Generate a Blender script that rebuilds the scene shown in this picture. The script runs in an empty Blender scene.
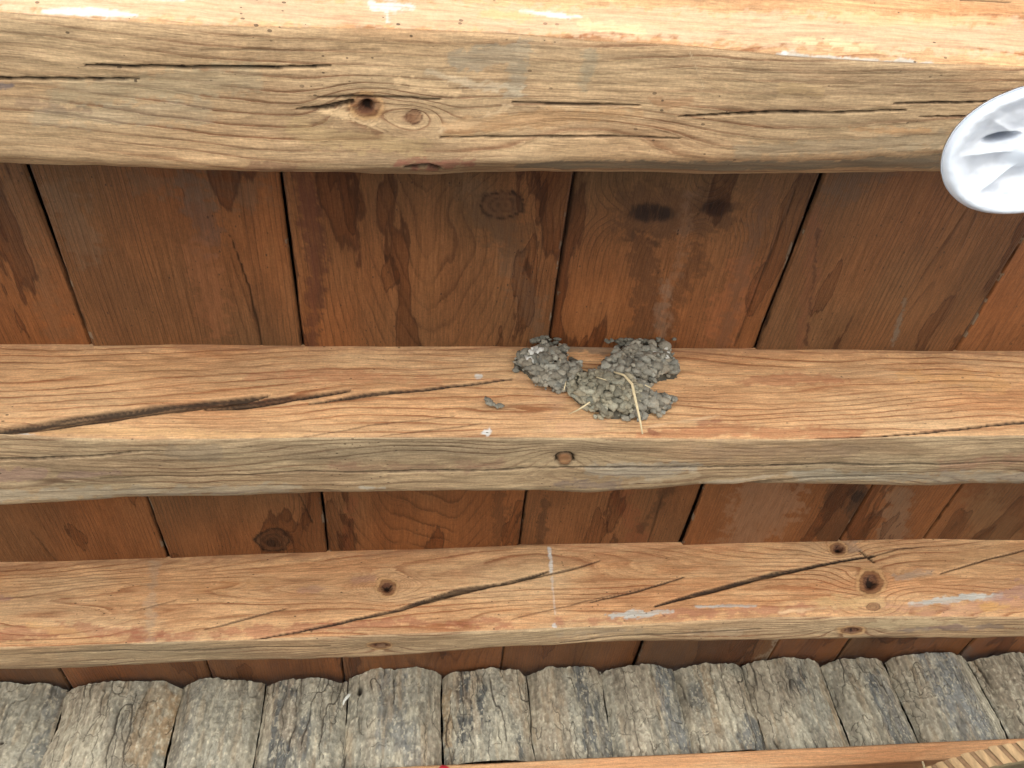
import bpy, bmesh, math, random
import numpy as np
from mathutils import Vector, Matrix
random.seed(7); rng = np.random.default_rng(7)
S = bpy.context.scene
C = S.collection

# ------------------------------------------------------------------ camera
# the camera is the origin; x runs along the beams, y towards the house wall, z up
FPX = 795.0
AX = np.array([6988, -54, -795.]); AX /= np.linalg.norm(AX)
AY = np.array([-97, -856, -795.]); AY -= AX*(AX@AY); AY /= np.linalg.norm(AY)
AZ = np.cross(AX, AY)
ROT = np.stack([AX, AY, AZ])
cam_d = bpy.data.cameras.new('camera'); cam = bpy.data.objects.new('camera', cam_d); C.objects.link(cam)
cam_d.sensor_width = 36; cam_d.lens = 36*FPX/1024; cam_d.clip_start = .01; cam_d.clip_end = 3000
cam.matrix_world = Matrix([list(ROT[i])+[0] for i in range(3)]+[[0, 0, 0, 1]])
S.camera = cam

# ------------------------------------------------------------------ light
SUN_EL, SUN_AZ = 64, 205        # azimuth clockwise from +y: from behind the camera
w = bpy.data.worlds.new('World'); S.world = w; w.use_nodes = True
nt = w.node_tree; bg = nt.nodes['Background']
sky = nt.nodes.new('ShaderNodeTexSky'); sky.sky_type = 'NISHITA'; sky.sun_disc = False
sky.sun_elevation = math.radians(SUN_EL); sky.sun_rotation = math.radians(SUN_AZ)
nt.links.new(sky.outputs[0], bg.inputs[0]); bg.inputs[1].default_value = .12
sd = bpy.data.lights.new('sun', 'SUN'); sd.energy = 3.0; sd.angle = math.radians(.5); sd.color = (1, .955, .89)
so = bpy.data.objects.new('sun', sd); C.objects.link(so)
az, el = math.radians(SUN_AZ), math.radians(SUN_EL)
sv = Vector((math.sin(az)*math.cos(el), math.cos(az)*math.cos(el), math.sin(el)))
so.rotation_euler = sv.to_track_quat('Z', 'Y').to_euler(); so.location = sv*20
S.view_settings.view_transform = 'Standard'; S.view_settings.look = 'None'
S.view_settings.gamma = 1; S.view_settings.use_curve_mapping = False
S.view_settings.exposure = 2.85
try:
    S.cycles.use_denoising = True; S.cycles.denoising_prefilter = 'ACCURATE'; S.cycles.max_bounces = 10; S.cycles.diffuse_bounces = 6
except Exception: pass

# ------------------------------------------------------------------ helpers
def to_uv(P):
    """Project surface points to image pixel coordinates, in which the features are laid out."""
    c = P @ ROT
    d = np.where(c[:, 2] < -.05, -c[:, 2], np.nan)
    u = 512+FPX*c[:, 0]/d; v = 384-FPX*c[:, 1]/d
    return np.nan_to_num(u, nan=-9999), np.nan_to_num(v, nan=-9999)
def at(u, v, ax, val):
    d = ROT @ np.array([(u-512)/FPX, (384-v)/FPX, -1.])
    return d*val/d[ax]
def hsh(ix, iy, iz, seed):
    h = (ix*374761393 + iy*668265263 + iz*2147483647*3 + seed*1274126177) & 0xffffffff
    h = ((h ^ (h >> 13))*1274126177) & 0xffffffff
    h = ((h ^ (h >> 16))*2246822519) & 0xffffffff
    return ((h ^ (h >> 15)) & 0xffffff)/float(0xffffff)*2-1
def noise(x, y, z=0., seed=0):
    x, y, z = np.broadcast_arrays(np.asarray(x, float), np.asarray(y, float), np.asarray(z, float))
    ix, iy, iz = [np.floor(a).astype(np.int64) for a in (x, y, z)]
    fx, fy, fz = x-ix, y-iy, z-iz
    fx, fy, fz = [a*a*a*(a*(a*6-15)+10) for a in (fx, fy, fz)]
    r = 0
    flat = bool(np.all(z == z.flat[0])) if z.size else True
    for dz in ((0,) if flat else (0, 1)):
        wz = 1 if flat else (fz if dz else 1-fz)
        for dy in (0, 1):
            wy = fy if dy else 1-fy
            r = r + wz*wy*((1-fx)*hsh(ix, iy+dy, iz+dz, seed)+fx*hsh(ix+1, iy+dy, iz+dz, seed))
    return r
def fbm(x, y, z=0., seed=0, o=4, g=.5):
    r, a, s = 0, 1., 1.
    for i in range(o):
        r = r+a*noise(np.asarray(x)*s, np.asarray(y)*s, np.asarray(z)*s, seed+i*17); a *= g; s *= 2.03
    return r
def sst(a, b, x):
    t = np.clip((x-a)/(b-a), 0, 1); return t*t*(3-2*t)
def seg_dist(u, v, pts):
    """distance to a polyline and the interpolated third value"""
    best = np.full(u.shape, 1e9); w = np.zeros(u.shape)
    for a, b in zip(pts[:-1], pts[1:]):
        dx, dy = b[0]-a[0], b[1]-a[1]; L = dx*dx+dy*dy+1e-9
        t = np.clip(((u-a[0])*dx+(v-a[1])*dy)/L, 0, 1)
        d = np.hypot(u-a[0]-t*dx, v-a[1]-t*dy)
        r = a[2]+(b[2]-a[2])*t
        m = (d-r) < (best-w)
        best = np.where(m, d, best); w = np.where(m, r, w)
    return best, w
def tagit(o, label=None, cat=None, group=None, kind=None):
    if label: o['label'] = label
    if cat: o['category'] = cat
    if group: o['group'] = group
    o['kind'] = kind or 'thing'
    return o
def empty(name, loc=(0, 0, 0)):
    o = bpy.data.objects.new(name, None); o.location = loc; C.objects.link(o); return o
def link(name, me, mat=None, parent=None):
    o = bpy.data.objects.new(name, me); C.objects.link(o)
    if mat: me.materials.append(mat)
    if parent:
        o.parent = parent; o.location = -parent.location
    return o
def mesh_np(name, V, F, attrs=None, smooth=True):
    me = bpy.data.meshes.new(name)
    V = np.asarray(V, np.float32); F = np.asarray(F, np.int32)
    n = F.shape[1]
    me.vertices.add(len(V)); me.vertices.foreach_set('co', V.ravel())
    me.loops.add(F.size); me.loops.foreach_set('vertex_index', F.ravel())
    me.polygons.add(len(F)); me.polygons.foreach_set('loop_start', np.arange(0, F.size, n, dtype=np.int32))
    me.update(calc_edges=True); me.validate()
    if smooth: me.polygons.foreach_set('use_smooth', np.ones(len(me.polygons), bool))
    for k, a in (attrs or {}).items():
        a = np.asarray(a, np.float32)
        if a.ndim == 1:
            at_ = me.attributes.new(k, 'FLOAT', 'POINT'); at_.data.foreach_set('value', a)
        else:
            at_ = me.attributes.new(k, 'FLOAT_COLOR', 'POINT'); at_.data.foreach_set('color', a.ravel())
    return me
def grid_faces(n, m, wrap=False):
    i = np.arange(n-1)[:, None]; j = np.arange(m if wrap else m-1)[None, :]
    j2 = (j+1) % m
    a = i*m+j; b = i*m+j2; c = (i+1)*m+j2; d = (i+1)*m+j
    return np.stack(np.broadcast_arrays(a, b, c, d), -1).reshape(-1, 4)
def bm_obj(name, bm, mat, parent=None, smooth=False):
    me = bpy.data.meshes.new(name); bmesh.ops.recalc_face_normals(bm, faces=bm.faces[:]); bm.to_mesh(me); bm.free()
    if smooth: me.polygons.foreach_set('use_smooth', np.ones(len(me.polygons), bool))
    return link(name, me, mat, parent)
def box(bm, c, s, bev=0):
    r = bmesh.ops.create_cube(bm, size=1)
    for v in r['verts']: v.co = Vector((c[0]+v.co.x*s[0], c[1]+v.co.y*s[1], c[2]+v.co.z*s[2]))
    if bev:
        es = list({e for v in r['verts'] for e in v.link_edges})
        bmesh.ops.bevel(bm, geom=es, offset=bev, segments=2, affect='EDGES')
def tube(bm, pts, rad, n=10):
    pts = [Vector(p) for p in pts]; rings = []
    for i, p in enumerate(pts):
        t = (pts[min(i+1, len(pts)-1)]-pts[max(i-1, 0)]).normalized()
        a = t.orthogonal().normalized() if i == 0 else (a_prev-t*a_prev.dot(t)).normalized()
        a_prev = a; b = t.cross(a)
        r = rad[i] if hasattr(rad, '__len__') else rad
        rings.append([bm.verts.new(p+(a*math.cos(k*2*math.pi/n)+b*math.sin(k*2*math.pi/n))*r) for k in range(n)])
    for r0, r1 in zip(rings[:-1], rings[1:]):
        for k in range(n): bm.faces.new((r0[k], r0[(k+1) % n], r1[(k+1) % n], r1[k]))
    bm.faces.new(rings[0][::-1]); bm.faces.new(rings[-1])

# ------------------------------------------------------------------ materials
class NT:
    def __init__(s, name):
        s.m = bpy.data.materials.new(name); s.m.use_nodes = True; s.t = s.m.node_tree
        s.b = s.t.nodes['Principled BSDF']; s.n = s.t.nodes
    def new(s, ty, **k):
        n = s.n.new(ty)
        for a, v in k.items(): setattr(n, a, v)
        return n
    def put(s, sock, v):
        if isinstance(v, bpy.types.NodeSocket): s.t.links.new(v, sock)
        elif v is not None:
            if isinstance(v, tuple) and len(v) == 3 and sock.type == 'RGBA': v = v+(1,)
            sock.default_value = v
    def attr(s, n, out='Fac'):
        a = s.new('ShaderNodeAttribute', attribute_name=n); return a.outputs[out]
    def math(s, op, a, b=None, c=None, clamp=False):
        n = s.new('ShaderNodeMath', operation=op, use_clamp=clamp); s.put(n.inputs[0], a)
        if b is not None: s.put(n.inputs[1], b)
        if c is not None: s.put(n.inputs[2], c)
        return n.outputs[0]
    def mix(s, f, a, b, mode='MIX'):
        n = s.new('ShaderNodeMix', data_type='RGBA', blend_type=mode)
        s.put(n.inputs[0], f); s.put(n.inputs[6], a); s.put(n.inputs[7], b); return n.outputs[2]
    def mapr(s, v, a, b, c, d, smooth=True):
        n = s.new('ShaderNodeMapRange', interpolation_type='SMOOTHSTEP' if smooth else 'LINEAR')
        for i, x in enumerate((v, a, b, c, d)): s.put(n.inputs[i], x)
        return n.outputs[0]
    def coord(s, scale):
        tc = s.new('ShaderNodeNewGeometry'); mp = s.new('ShaderNodeMapping')
        s.t.links.new(tc.outputs['Position'], mp.inputs[0]); mp.inputs['Scale'].default_value = scale
        return mp.outputs[0]
    def noise(s, vec, scale=1, detail=4, rough=.55):
        n = s.new('ShaderNodeTexNoise'); s.put(n.inputs['Vector'], vec)
        n.inputs['Scale'].default_value = scale; n.inputs['Detail'].default_value = detail; n.inputs['Roughness'].default_value = rough
        return n.outputs['Fac']
    def bump(s, h, strength, dist, normal=None):
        n = s.new('ShaderNodeBump'); s.put(n.inputs['Height'], h); n.inputs['Strength'].default_value = strength
        n.inputs['Distance'].default_value = dist
        if normal: s.t.links.new(normal, n.inputs['Normal'])
        return n.outputs[0]

def wood_mat(name, early, late, w_early, w_late, axis=0, rough=.72, fibre=1.0, line=.8, speck=.75, pale=(.66, .48, .29), stains=False):
    t = NT(name)
    def sc(a, b): return tuple(a if i == axis else b for i in range(3))
    ring = t.attr('ring'); wear_shade = t.attr('wear_shade'); dirt_shade = t.attr('dirt_shade')
    fib = t.noise(t.coord(sc(14, 380)), 1, 5, .65)
    fib2 = t.noise(t.coord(sc(70, 900)), 1, 3, .7); grit = t.noise(t.coord((420, 420, 420)), 1, 3, .7)
    mot = t.noise(t.coord(sc(7, 22)), 1, 4, .6)
    wob = t.noise(t.coord(sc(30, 160)), 1, 4, .6)
    ringw = t.math('ADD', ring, t.math('MULTIPLY', t.math('SUBTRACT', wob, .5), .42))
    fr = t.math('FRACT', ringw)
    up = t.math('ADD', t.mapr(fr, .66, .90, 0, .78), t.mapr(fr, .1, .75, 0, .22)); dn = t.mapr(fr, .92, 1.0, 1, 0)
    ln = t.math('MULTIPLY', up, dn)
    idn = t.noise(t.coord(sc(5, 30)), 1, 2, .5)
    lst = t.mapr(idn, .35, .62, .30, 1.0)
    ln = t.math('MULTIPLY', t.math('MULTIPLY', ln, lst), line)
    fr2 = t.math('FRACT', t.math('MULTIPLY', ringw, 3.37))
    fine = t.math('MULTIPLY', t.mapr(fr2, .3, .85, 0, 1), t.mapr(fr2, .86, 1.0, 1, 0))
    ln = t.math('MAXIMUM', ln, t.math('MULTIPLY', fine, t.mapr(mot, .35, .6, .10*line, .34*line)))
    e = t.mix(wear_shade, early, w_early); l = t.mix(wear_shade, late, w_late)
    base = t.mix(ln, e, l)
    # slow colour drift of the heartwood
    base = t.mix(t.mapr(mot, .40, .68, 0, .5), base, t.mix(.55, base, l))
    base = t.mix(t.mapr(mot, .25, .45, .35, 0), base, t.mix(.5, base, pale+(1,)))
    if not stains:
        big = t.noise(t.coord(sc(3.2, 17)), 1, 6, .58)
        base = t.mix(t.math('MULTIPLY', t.mapr(big, .53, .60, 0, .42), t.mapr(wear_shade, 0, .8, 1, .35)), base, t.mix(1.0, base, (.80, .58, .46, 1), 'MULTIPLY'))
        base = t.mix(t.math('MULTIPLY', t.mapr(big, .38, .46, .30, 0), t.mapr(wear_shade, 0, .8, 1, .6)), base, (.72, .52, .30, 1))
    g = t.mapr(fib, .36, .64, .82, 1.13, False)
    g2 = t.mapr(fib2, .36, .64, 1-.16*fibre, 1+.13*fibre, False)
    k = t.math('MULTIPLY', t.math('MULTIPLY', g, g2), t.mapr(grit, .36, .64, .90, 1.10, False))
    cmb = t.new('ShaderNodeCombineColor')
    for i in range(3): t.put(cmb.inputs[i], k)
    base = t.mix(1.0, base, cmb.outputs[0], 'MULTIPLY')
    tint = t.new('ShaderNodeAttribute', attribute_name='tint')
    tn = t.mix(.55, tint.outputs['Color'], cmb.outputs[0], 'MULTIPLY')
    ta = t.math('MULTIPLY', tint.outputs['Alpha'], t.mapr(t.math('ADD', t.math('MULTIPLY', fib, .5), t.math('MULTIPLY', wob, .5)), .40, .56, .74, 1.12), clamp=True)
    base = t.mix(ta, base, tn)
    if stains:      # tide marks of dried roof water: a dark crisp rim round a darker, redder area
        bid = t.attr('bid'); cv_ = t.coord((8.0, 1.9, 0)); ad = t.new('ShaderNodeVectorMath', operation='ADD'); cx_ = t.new('ShaderNodeCombineXYZ')
        t.put(cx_.inputs[2], bid); t.put(cx_.inputs[0], bid); t.t.links.new(cv_, ad.inputs[0]); t.t.links.new(cx_.outputs[0], ad.inputs[1])
        for (thr, scl, amt, rimw) in ((.565, 1.0, .62, .012), (.625, 1.9, .45, .012)):
            sn = t.math('ADD', t.noise(ad.outputs[0], scl, 8, .50), t.math('MULTIPLY', t.math('SUBTRACT', t.noise(ad.outputs[0], .33, 2, .5), .5), .30))
            ins = t.mapr(sn, thr-.006, thr+.010, 0, 1)
            fade = t.mapr(sn, thr, thr+.10, 1, .55)
            rm = t.math('MULTIPLY', t.mapr(sn, thr-.006, thr+.002, 0, 1), t.mapr(sn, thr+.003, thr+rimw, 1, 0))
            base = t.mix(t.math('MULTIPLY', t.math('MULTIPLY', ins, fade), amt), base, t.mix(1.0, base, (.42, .30, .26, 1), 'MULTIPLY'))
            base = t.mix(t.math('MULTIPLY', rm, .52), base, (.030, .012, .007, 1))
    # fly specks and grit
    vo = t.new('ShaderNodeTexVoronoi'); t.put(vo.inputs['Vector'], t.coord(sc(.7, 1.15))); vo.inputs['Scale'].default_value = 170
    vo.inputs['Randomness'].default_value = 1
    sep = t.new('ShaderNodeSeparateColor'); t.t.links.new(vo.outputs['Color'], sep.inputs[0])
    rad = t.mapr(sep.outputs[0], .50, 1.0, .0, .21, False)
    sp = t.math('LESS_THAN', vo.outputs['Distance'], rad)
    clus = t.mapr(t.noise(t.coord((9, 9, 9)), 1, 2), .42, .6, .15, 1)
    sp = t.math('MULTIPLY', t.math('MULTIPLY', sp, clus), speck)
    base = t.mix(sp, base, (.035, .022, .015, 1))
    base = t.mix(dirt_shade, base, (.010, .006, .004, 1))  # dark fill: seam and knot dirt, plus painted shade inside cracks
    t.put(t.b.inputs['Base Color'], base)
    t.b.inputs['Specular IOR Level'].default_value = .25
    t.put(t.b.inputs['Roughness'], t.mapr(fib, .3, .7, rough-.08, rough+.1, False))
    h = t.math('ADD', t.math('MULTIPLY', ln, .8), t.math('MULTIPLY', t.math('ADD', fib, fib2), .8))
    t.put(t.b.inputs['Normal'], t.bump(h, .55, .0009))
    return t.m
def plain_mat(name, col, rough=.6, var=.15, scale=60, bump=.3, bd=.001, attr=None, spec=.3, stretch=(1, 1, 1)):
    t = NT(name)
    n = t.noise(t.coord(stretch), scale, 6, .6)
    f = t.mapr(n, .3, .7, 1-var, 1+var, False)
    cmb = t.new('ShaderNodeCombineColor')
    for i in range(3): t.put(cmb.inputs[i], f)
    c = t.attr(attr, 'Color') if attr else col+(1,)
    t.put(t.b.inputs['Base Color'], t.mix(1.0, c, cmb.outputs[0], 'MULTIPLY'))
    t.b.inputs['Roughness'].default_value = rough; t.b.inputs['Specular IOR Level'].default_value = spec
    t.put(t.b.inputs['Normal'], t.bump(n, bump, bd))
    return t.m

M_beam = wood_mat('hewn_pine', (.69, .420, .212), (.30, .108, .040), (.415, .335, .208), (.14, .085, .050), line=.85)
M_board = wood_mat('ceiling_pine', (.240, .092, .032), (.082, .028, .011), (.118, .072, .036), (.054, .031, .017), axis=1, rough=.46, fibre=.9, line=.62, speck=.7, pale=(.24, .125, .055), stains=True)
M_bark = plain_mat('weathered_slab', (.3, .27, .2), .85, .30, 130, .8, .0012, attr='col', spec=.15, stretch=(1, 1, .35))
M_mud = plain_mat('dried_mud', (.2, .2, .16), .9, .22, 420, .8, .0008, attr='col', spec=.15)
M_straw = plain_mat('straw', (.62, .52, .32), .6, .12, 300, .2)
M_ledge = wood_mat('planed_pine', (.66, .36, .18), (.50, .24, .11), (.30, .26, .2), (.2, .15, .1), line=.4, speck=.3)
M_white = None

# ------------------------------------------------------------------ surface dressing
def apply_features(u, v, seed, tints, cracks, knots, face_ok):
    n = len(u)
    tint = np.zeros((n, 4)); dirt_shade = np.zeros(n); depth = np.zeros(n); dring = np.zeros(n)
    j1 = fbm(u/9, v/5, 0, seed+5, 3); j2 = fbm(u/2.5, v/1.7, 0, seed+9, 2)
    def over(c, a):
        A = tint[:, 3]; na = a+A*(1-a)
        for i in range(3):
            tint[:, i] = np.where(na > 1e-5, (c[i]*a+tint[:, i]*A*(1-a))/np.maximum(na, 1e-5), c[i])
        tint[:, 3] = na
    for pts, col, alpha, jit in tints:
        d, r = seg_dist(u, v, pts)
        soft = max(.8, jit*.5)
        a = alpha*(1-sst(-soft, soft, d-r+jit*j1+jit*.5*j2))
        over(col, np.where(face_ok, a, 0))
    for (ku, kv, ru, rv, kind) in knots:
        du, dv = (u-ku)/ru, (v-kv)/rv
        r = np.hypot(du, dv)*(1+.10*j1+.05*j2)
        dring += np.where(face_ok, 3.2*np.exp(-((u-ku)/(ru*3.6))**2-((v-kv)/(rv*2.2))**2)*np.sign(.3+((ku*7.3) % 1)), 0)
        ang = np.arctan2(dv, du)
        if kind == 'dark':      # dead knot with hollow middle
            over((.20, .085, .035), np.where(face_ok, .8*(1-sst(1.15, 1.5, r)), 0))
            over((.55, .33, .15), np.where(face_ok, .8*np.exp(-((r-1.45)/.22)**2), 0)); over((.14, .055, .025), np.where(face_ok, .6*np.exp(-((r-1.22)/.07)**2)+.4*np.exp(-((r-1.75)/.07)**2), 0))
            over((.10, .04, .02), np.where(face_ok, .9*(1-sst(.75, .95, r)), 0))
            star = (np.abs(np.sin(ang*1.5+ku+j1*.6)) < .28+.1*j2) | (r < .38)
            hol = np.where(face_ok & (r < .8) & star, 1, 0)*(1-sst(.55, .8, r))
            dirt_shade = np.maximum(dirt_shade, hol*.9); depth += .006*np.where(face_ok, 1-sst(.3, .85, r), 0)
        elif kind == 'tight':   # intergrown knot, brown
            over((.25, .12, .06), np.where(face_ok, .65*(1-sst(.8, 1.2, r)), 0))
            over((.08, .035, .02), np.where(face_ok, .85*np.exp(-((r-.95)/.10)**2), 0))
            over((.10, .05, .03), np.where(face_ok, .5*np.exp(-((r-.5)/.1)**2), 0))
        elif kind == 'bknot':   # round board knot, dark rim
            over((.10, .05, .026), np.where(face_ok, .75*(1-sst(.9, 1.15, r)), 0))
            over((.018, .010, .007), np.where(face_ok, .95*np.exp(-((r-.98)/.085)**2), 0))
            over((.035, .018, .011), np.where(face_ok, .7*np.exp(-((r-.55)/.07)**2)+.6*np.exp(-((r-.2)/.08)**2), 0))
        elif kind == 'stain':
            over((.022, .013, .010), np.where(face_ok, .93*(1-sst(.6, 1.1, r)), 0))
        elif kind == 'loose':   # orange plug inside a black ring
            over((.26, .13, .06), np.where(face_ok, .9*(1-sst(.7, .8, r)), 0)); over((.55, .30, .14), np.where(face_ok, .8*np.exp(-((du+.1)/.4)**2-((dv-.25)/.2)**2), 0))
            g = np.where(face_ok, np.exp(-((r-.88)/.15)**2), 0)*(np.where(dv < .35, 1, .35))
            dirt_shade = np.maximum(dirt_shade, .95*np.clip(g*1.4, 0, 1)); depth += .005*g
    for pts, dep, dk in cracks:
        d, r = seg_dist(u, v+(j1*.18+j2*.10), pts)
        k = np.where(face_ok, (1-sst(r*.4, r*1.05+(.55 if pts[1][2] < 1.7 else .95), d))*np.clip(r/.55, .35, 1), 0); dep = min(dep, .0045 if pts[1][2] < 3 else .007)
        dirt_shade = np.maximum(dirt_shade, dk*np.clip(k*1.9, 0, 1)*(1-.30*np.clip(fbm((u+v*2)/26, (v+u*.14)*1.1, 0, seed+3, 2), 0, 1)*(r > 1.6)))  # near-black fill paints the shade of a deep crack
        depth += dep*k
    return tint, dirt_shade, depth, dring

WHITE = (.66, .66, .63); GREYP = (.50, .49, .44); RED = (.36, .135, .075); PALE = (.78, .56, .32); YEL = (.72, .42, .14)
BROWN = (.22, .10, .05); GREEN = (.33, .32, .22); OLIVE = (.34, .27, .17)

def interp(pts, ax, val, comp):
    P = np.array([at(p[0], p[1], ax, val) for p in pts]); o = np.argsort(P[:, 0])
    return P[o, 0], P[o, comp]
def beam(name, label, top, near, far, outer, yn, xr, dx, ds, seed, ring_fn, wear_fn, side, under):
    """one hewn log beam: near side, underside, far edge and back, as one continuous skin"""
    X = np.concatenate([np.linspace(-2.6, xr[0], 40)[:-1], np.arange(xr[0], xr[1], dx), np.linspace(xr[1], 2.8, 40)])
    def cv(q, amp=.004):
        y = np.interp(X, q[0], q[1]); out = sst(0, .6, np.maximum(q[0][0]-X, X-q[0][-1]))
        return y+out*amp*noise(X*3, 3.3, 0, seed)
    yt = cv(interp(top, 2, .70, 1)); zn = cv(interp(near, 1, yn, 2)); yf = cv(interp(far, 2, .56, 1)); yo = cv(interp(outer, 2, .575, 1))
    yo = np.maximum(yo, yf+.003)
    ynn = yn+0*X
    P = [np.stack([yt, .703+0*X], 1), np.stack([ynn, zn], 1), np.stack([yf, .56+0*X], 1), np.stack([yo, .575+0*X], 1),
         np.stack([yo+.022, .615+0*X], 1), np.stack([yo+.024, .703+0*X], 1)]
    segn = [int(.145/ds), int(.10/ds), 8, 8, 10]
    # parametric path with rounded corners: sample straight polyline, then smooth it
    L = []; seg = []
    for i, nn in enumerate(segn):
        t = (np.arange(nn)/nn)[None, :, None]
        L.append(P[i][:, None, :]*(1-t)+P[i+1][:, None, :]*t); seg += [i]*nn
    L.append(P[-1][:, None, :]); seg.append(4)
    Q = np.concatenate(L, 1); seg = np.array(seg)
    K = Q.copy()
    nr = int(.0035/ds)
    for _ in range(2):
        acc = np.zeros_like(Q); 
        for o in range(-nr, nr+1): acc += Q[:, np.clip(np.arange(Q.shape[1])+o, 0, Q.shape[1]-1)]
        Q = acc/(2*nr+1)
    Q[:, 0] = K[:, 0]; Q[:, -1] = K[:, -1]
    T = np.gradient(Q, axis=1); N = np.stack([T[..., 1], -T[..., 0]], -1); N /= np.linalg.norm(N, axis=-1, keepdims=True)+1e-9
    nx, ns = Q.shape[:2]
    V = np.concatenate([np.broadcast_to(X[:, None, None], (nx, ns, 1)), Q], -1).reshape(-1, 3)
    Nn = np.concatenate([np.zeros((nx, ns, 1)), N], -1).reshape(-1, 3)
    sg = np.broadcast_to(seg, (nx, ns)).reshape(-1)
    x, y, z = V.T
    isside = sg == 0; isun = (sg == 1) | (sg == 2)
    u, v = to_uv(V)
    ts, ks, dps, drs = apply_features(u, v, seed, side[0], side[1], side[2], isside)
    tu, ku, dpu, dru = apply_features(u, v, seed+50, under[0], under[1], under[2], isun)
    tint = np.where(isside[:, None], ts, tu); dirt_shade = np.maximum(ks, ku); depth = dps+dpu
    ring = ring_fn(x, y, z, isside)+drs+dru
    wear_shade = wear_fn(u, v, x, y, z, sg)
    # hewn surface: shallow facets and undulation, latewood slightly proud
    und = .0022*fbm(x*7, y*16, z*16, seed+2, 3)+.0008*fbm(x*26, y*70, z*70, seed+7, 3)
    lw = ring-np.floor(ring); und = und+.0004*lw
    edge = np.minimum(np.arange(ns), ns-1-np.arange(ns)); ed = np.broadcast_to(np.clip(edge/6, 0, 1), (nx, ns)).reshape(-1)
    V = V-Nn*((-und+depth)*ed)[:, None]*1.0
    F = grid_faces(nx, ns)[:, ::-1]
    # end caps of the log
    caps = []
    me = mesh_np(name, V, F, dict(ring=ring, wear_shade=wear_shade, dirt_shade=dirt_shade, tint=tint))
    o = link(name, me, M_beam)
    bm = bmesh.new(); bm.from_mesh(me); bm.verts.ensure_lookup_table()
    for s in (0, (nx-1)*ns):
        vs = [bm.verts[s+i] for i in range(ns)]
        bm.faces.new(vs if s else vs[::-1])
    bm.to_mesh(me); bm.free()
    tagit(o, label, 'beam', 'hewn ceiling beams running across the picture')
    return o

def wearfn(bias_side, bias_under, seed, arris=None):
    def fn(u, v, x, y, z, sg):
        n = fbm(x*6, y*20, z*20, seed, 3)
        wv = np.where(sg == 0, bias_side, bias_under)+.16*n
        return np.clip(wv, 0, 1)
    return fn

# -- nearest beam (top of the picture)
def ring1(x, y, z, s):
    a = 85*(z-.5)+2.2*fbm(x*1.3, z*9, 0, 11, 3)
    b = 115*(y-.1)+1.7*fbm(x*1.6+4, y*9, 0, 12, 3)+2.5*np.exp(-((x-.13)/.09)**2-((y-.262)/.02)**2)
    return np.where(s, a, b+20)
side1 = ([([(0, 0, 14), (1023, 40, 16)], (.60, .42, .27), .75, 6), ([(0, 4, 6), (160, 14, 7)], (.74, .46, .30), .6, 4),
          ([(430, 14, 4), (560, 26, 5), (700, 34, 4)], (.72, .42, .27), .5, 3), ([(580, 24, 5), (640, 33, 5)], PALE, .6, 3),
          ([(45, 13, 1.5), (90, 13, 4), (138, 17, 1.5)], WHITE, .95, 1.0), ([(145, 0, 2), (185, 1, 2)], WHITE, .7, 1),
          ([(374, 6, 4), (410, 9, 4.5)], (.60, .58, .55), .8, 3), ([(386, 8, 5), (388, 23, 3)], (.60, .58, .55), .75, 2.5),
          ([(520, 11, 1.5), (560, 15, 3), (580, 17, 1.5)], WHITE, .7, 1.2), ([(778, 54, 2), (850, 60, 3), (930, 64, 2)], GREYP, .8, 1.6),
          ([(782, 54, 2.5), (785, 54, 2.5)], WHITE, .95, .5), ([(800, 40, 4), (870, 48, 4)], PALE, .5, 3),
          ([(480, 16, 4), (530, 17, 5)], YEL, .35, 3), ([(840, 20, 5), (1000, 22, 6)], (.70, .42, .22), .6, 4)],
         [([(960, 0, .6), (985, 1, 1.2), (1010, 3, .5)], .002, .8)], [])
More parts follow.
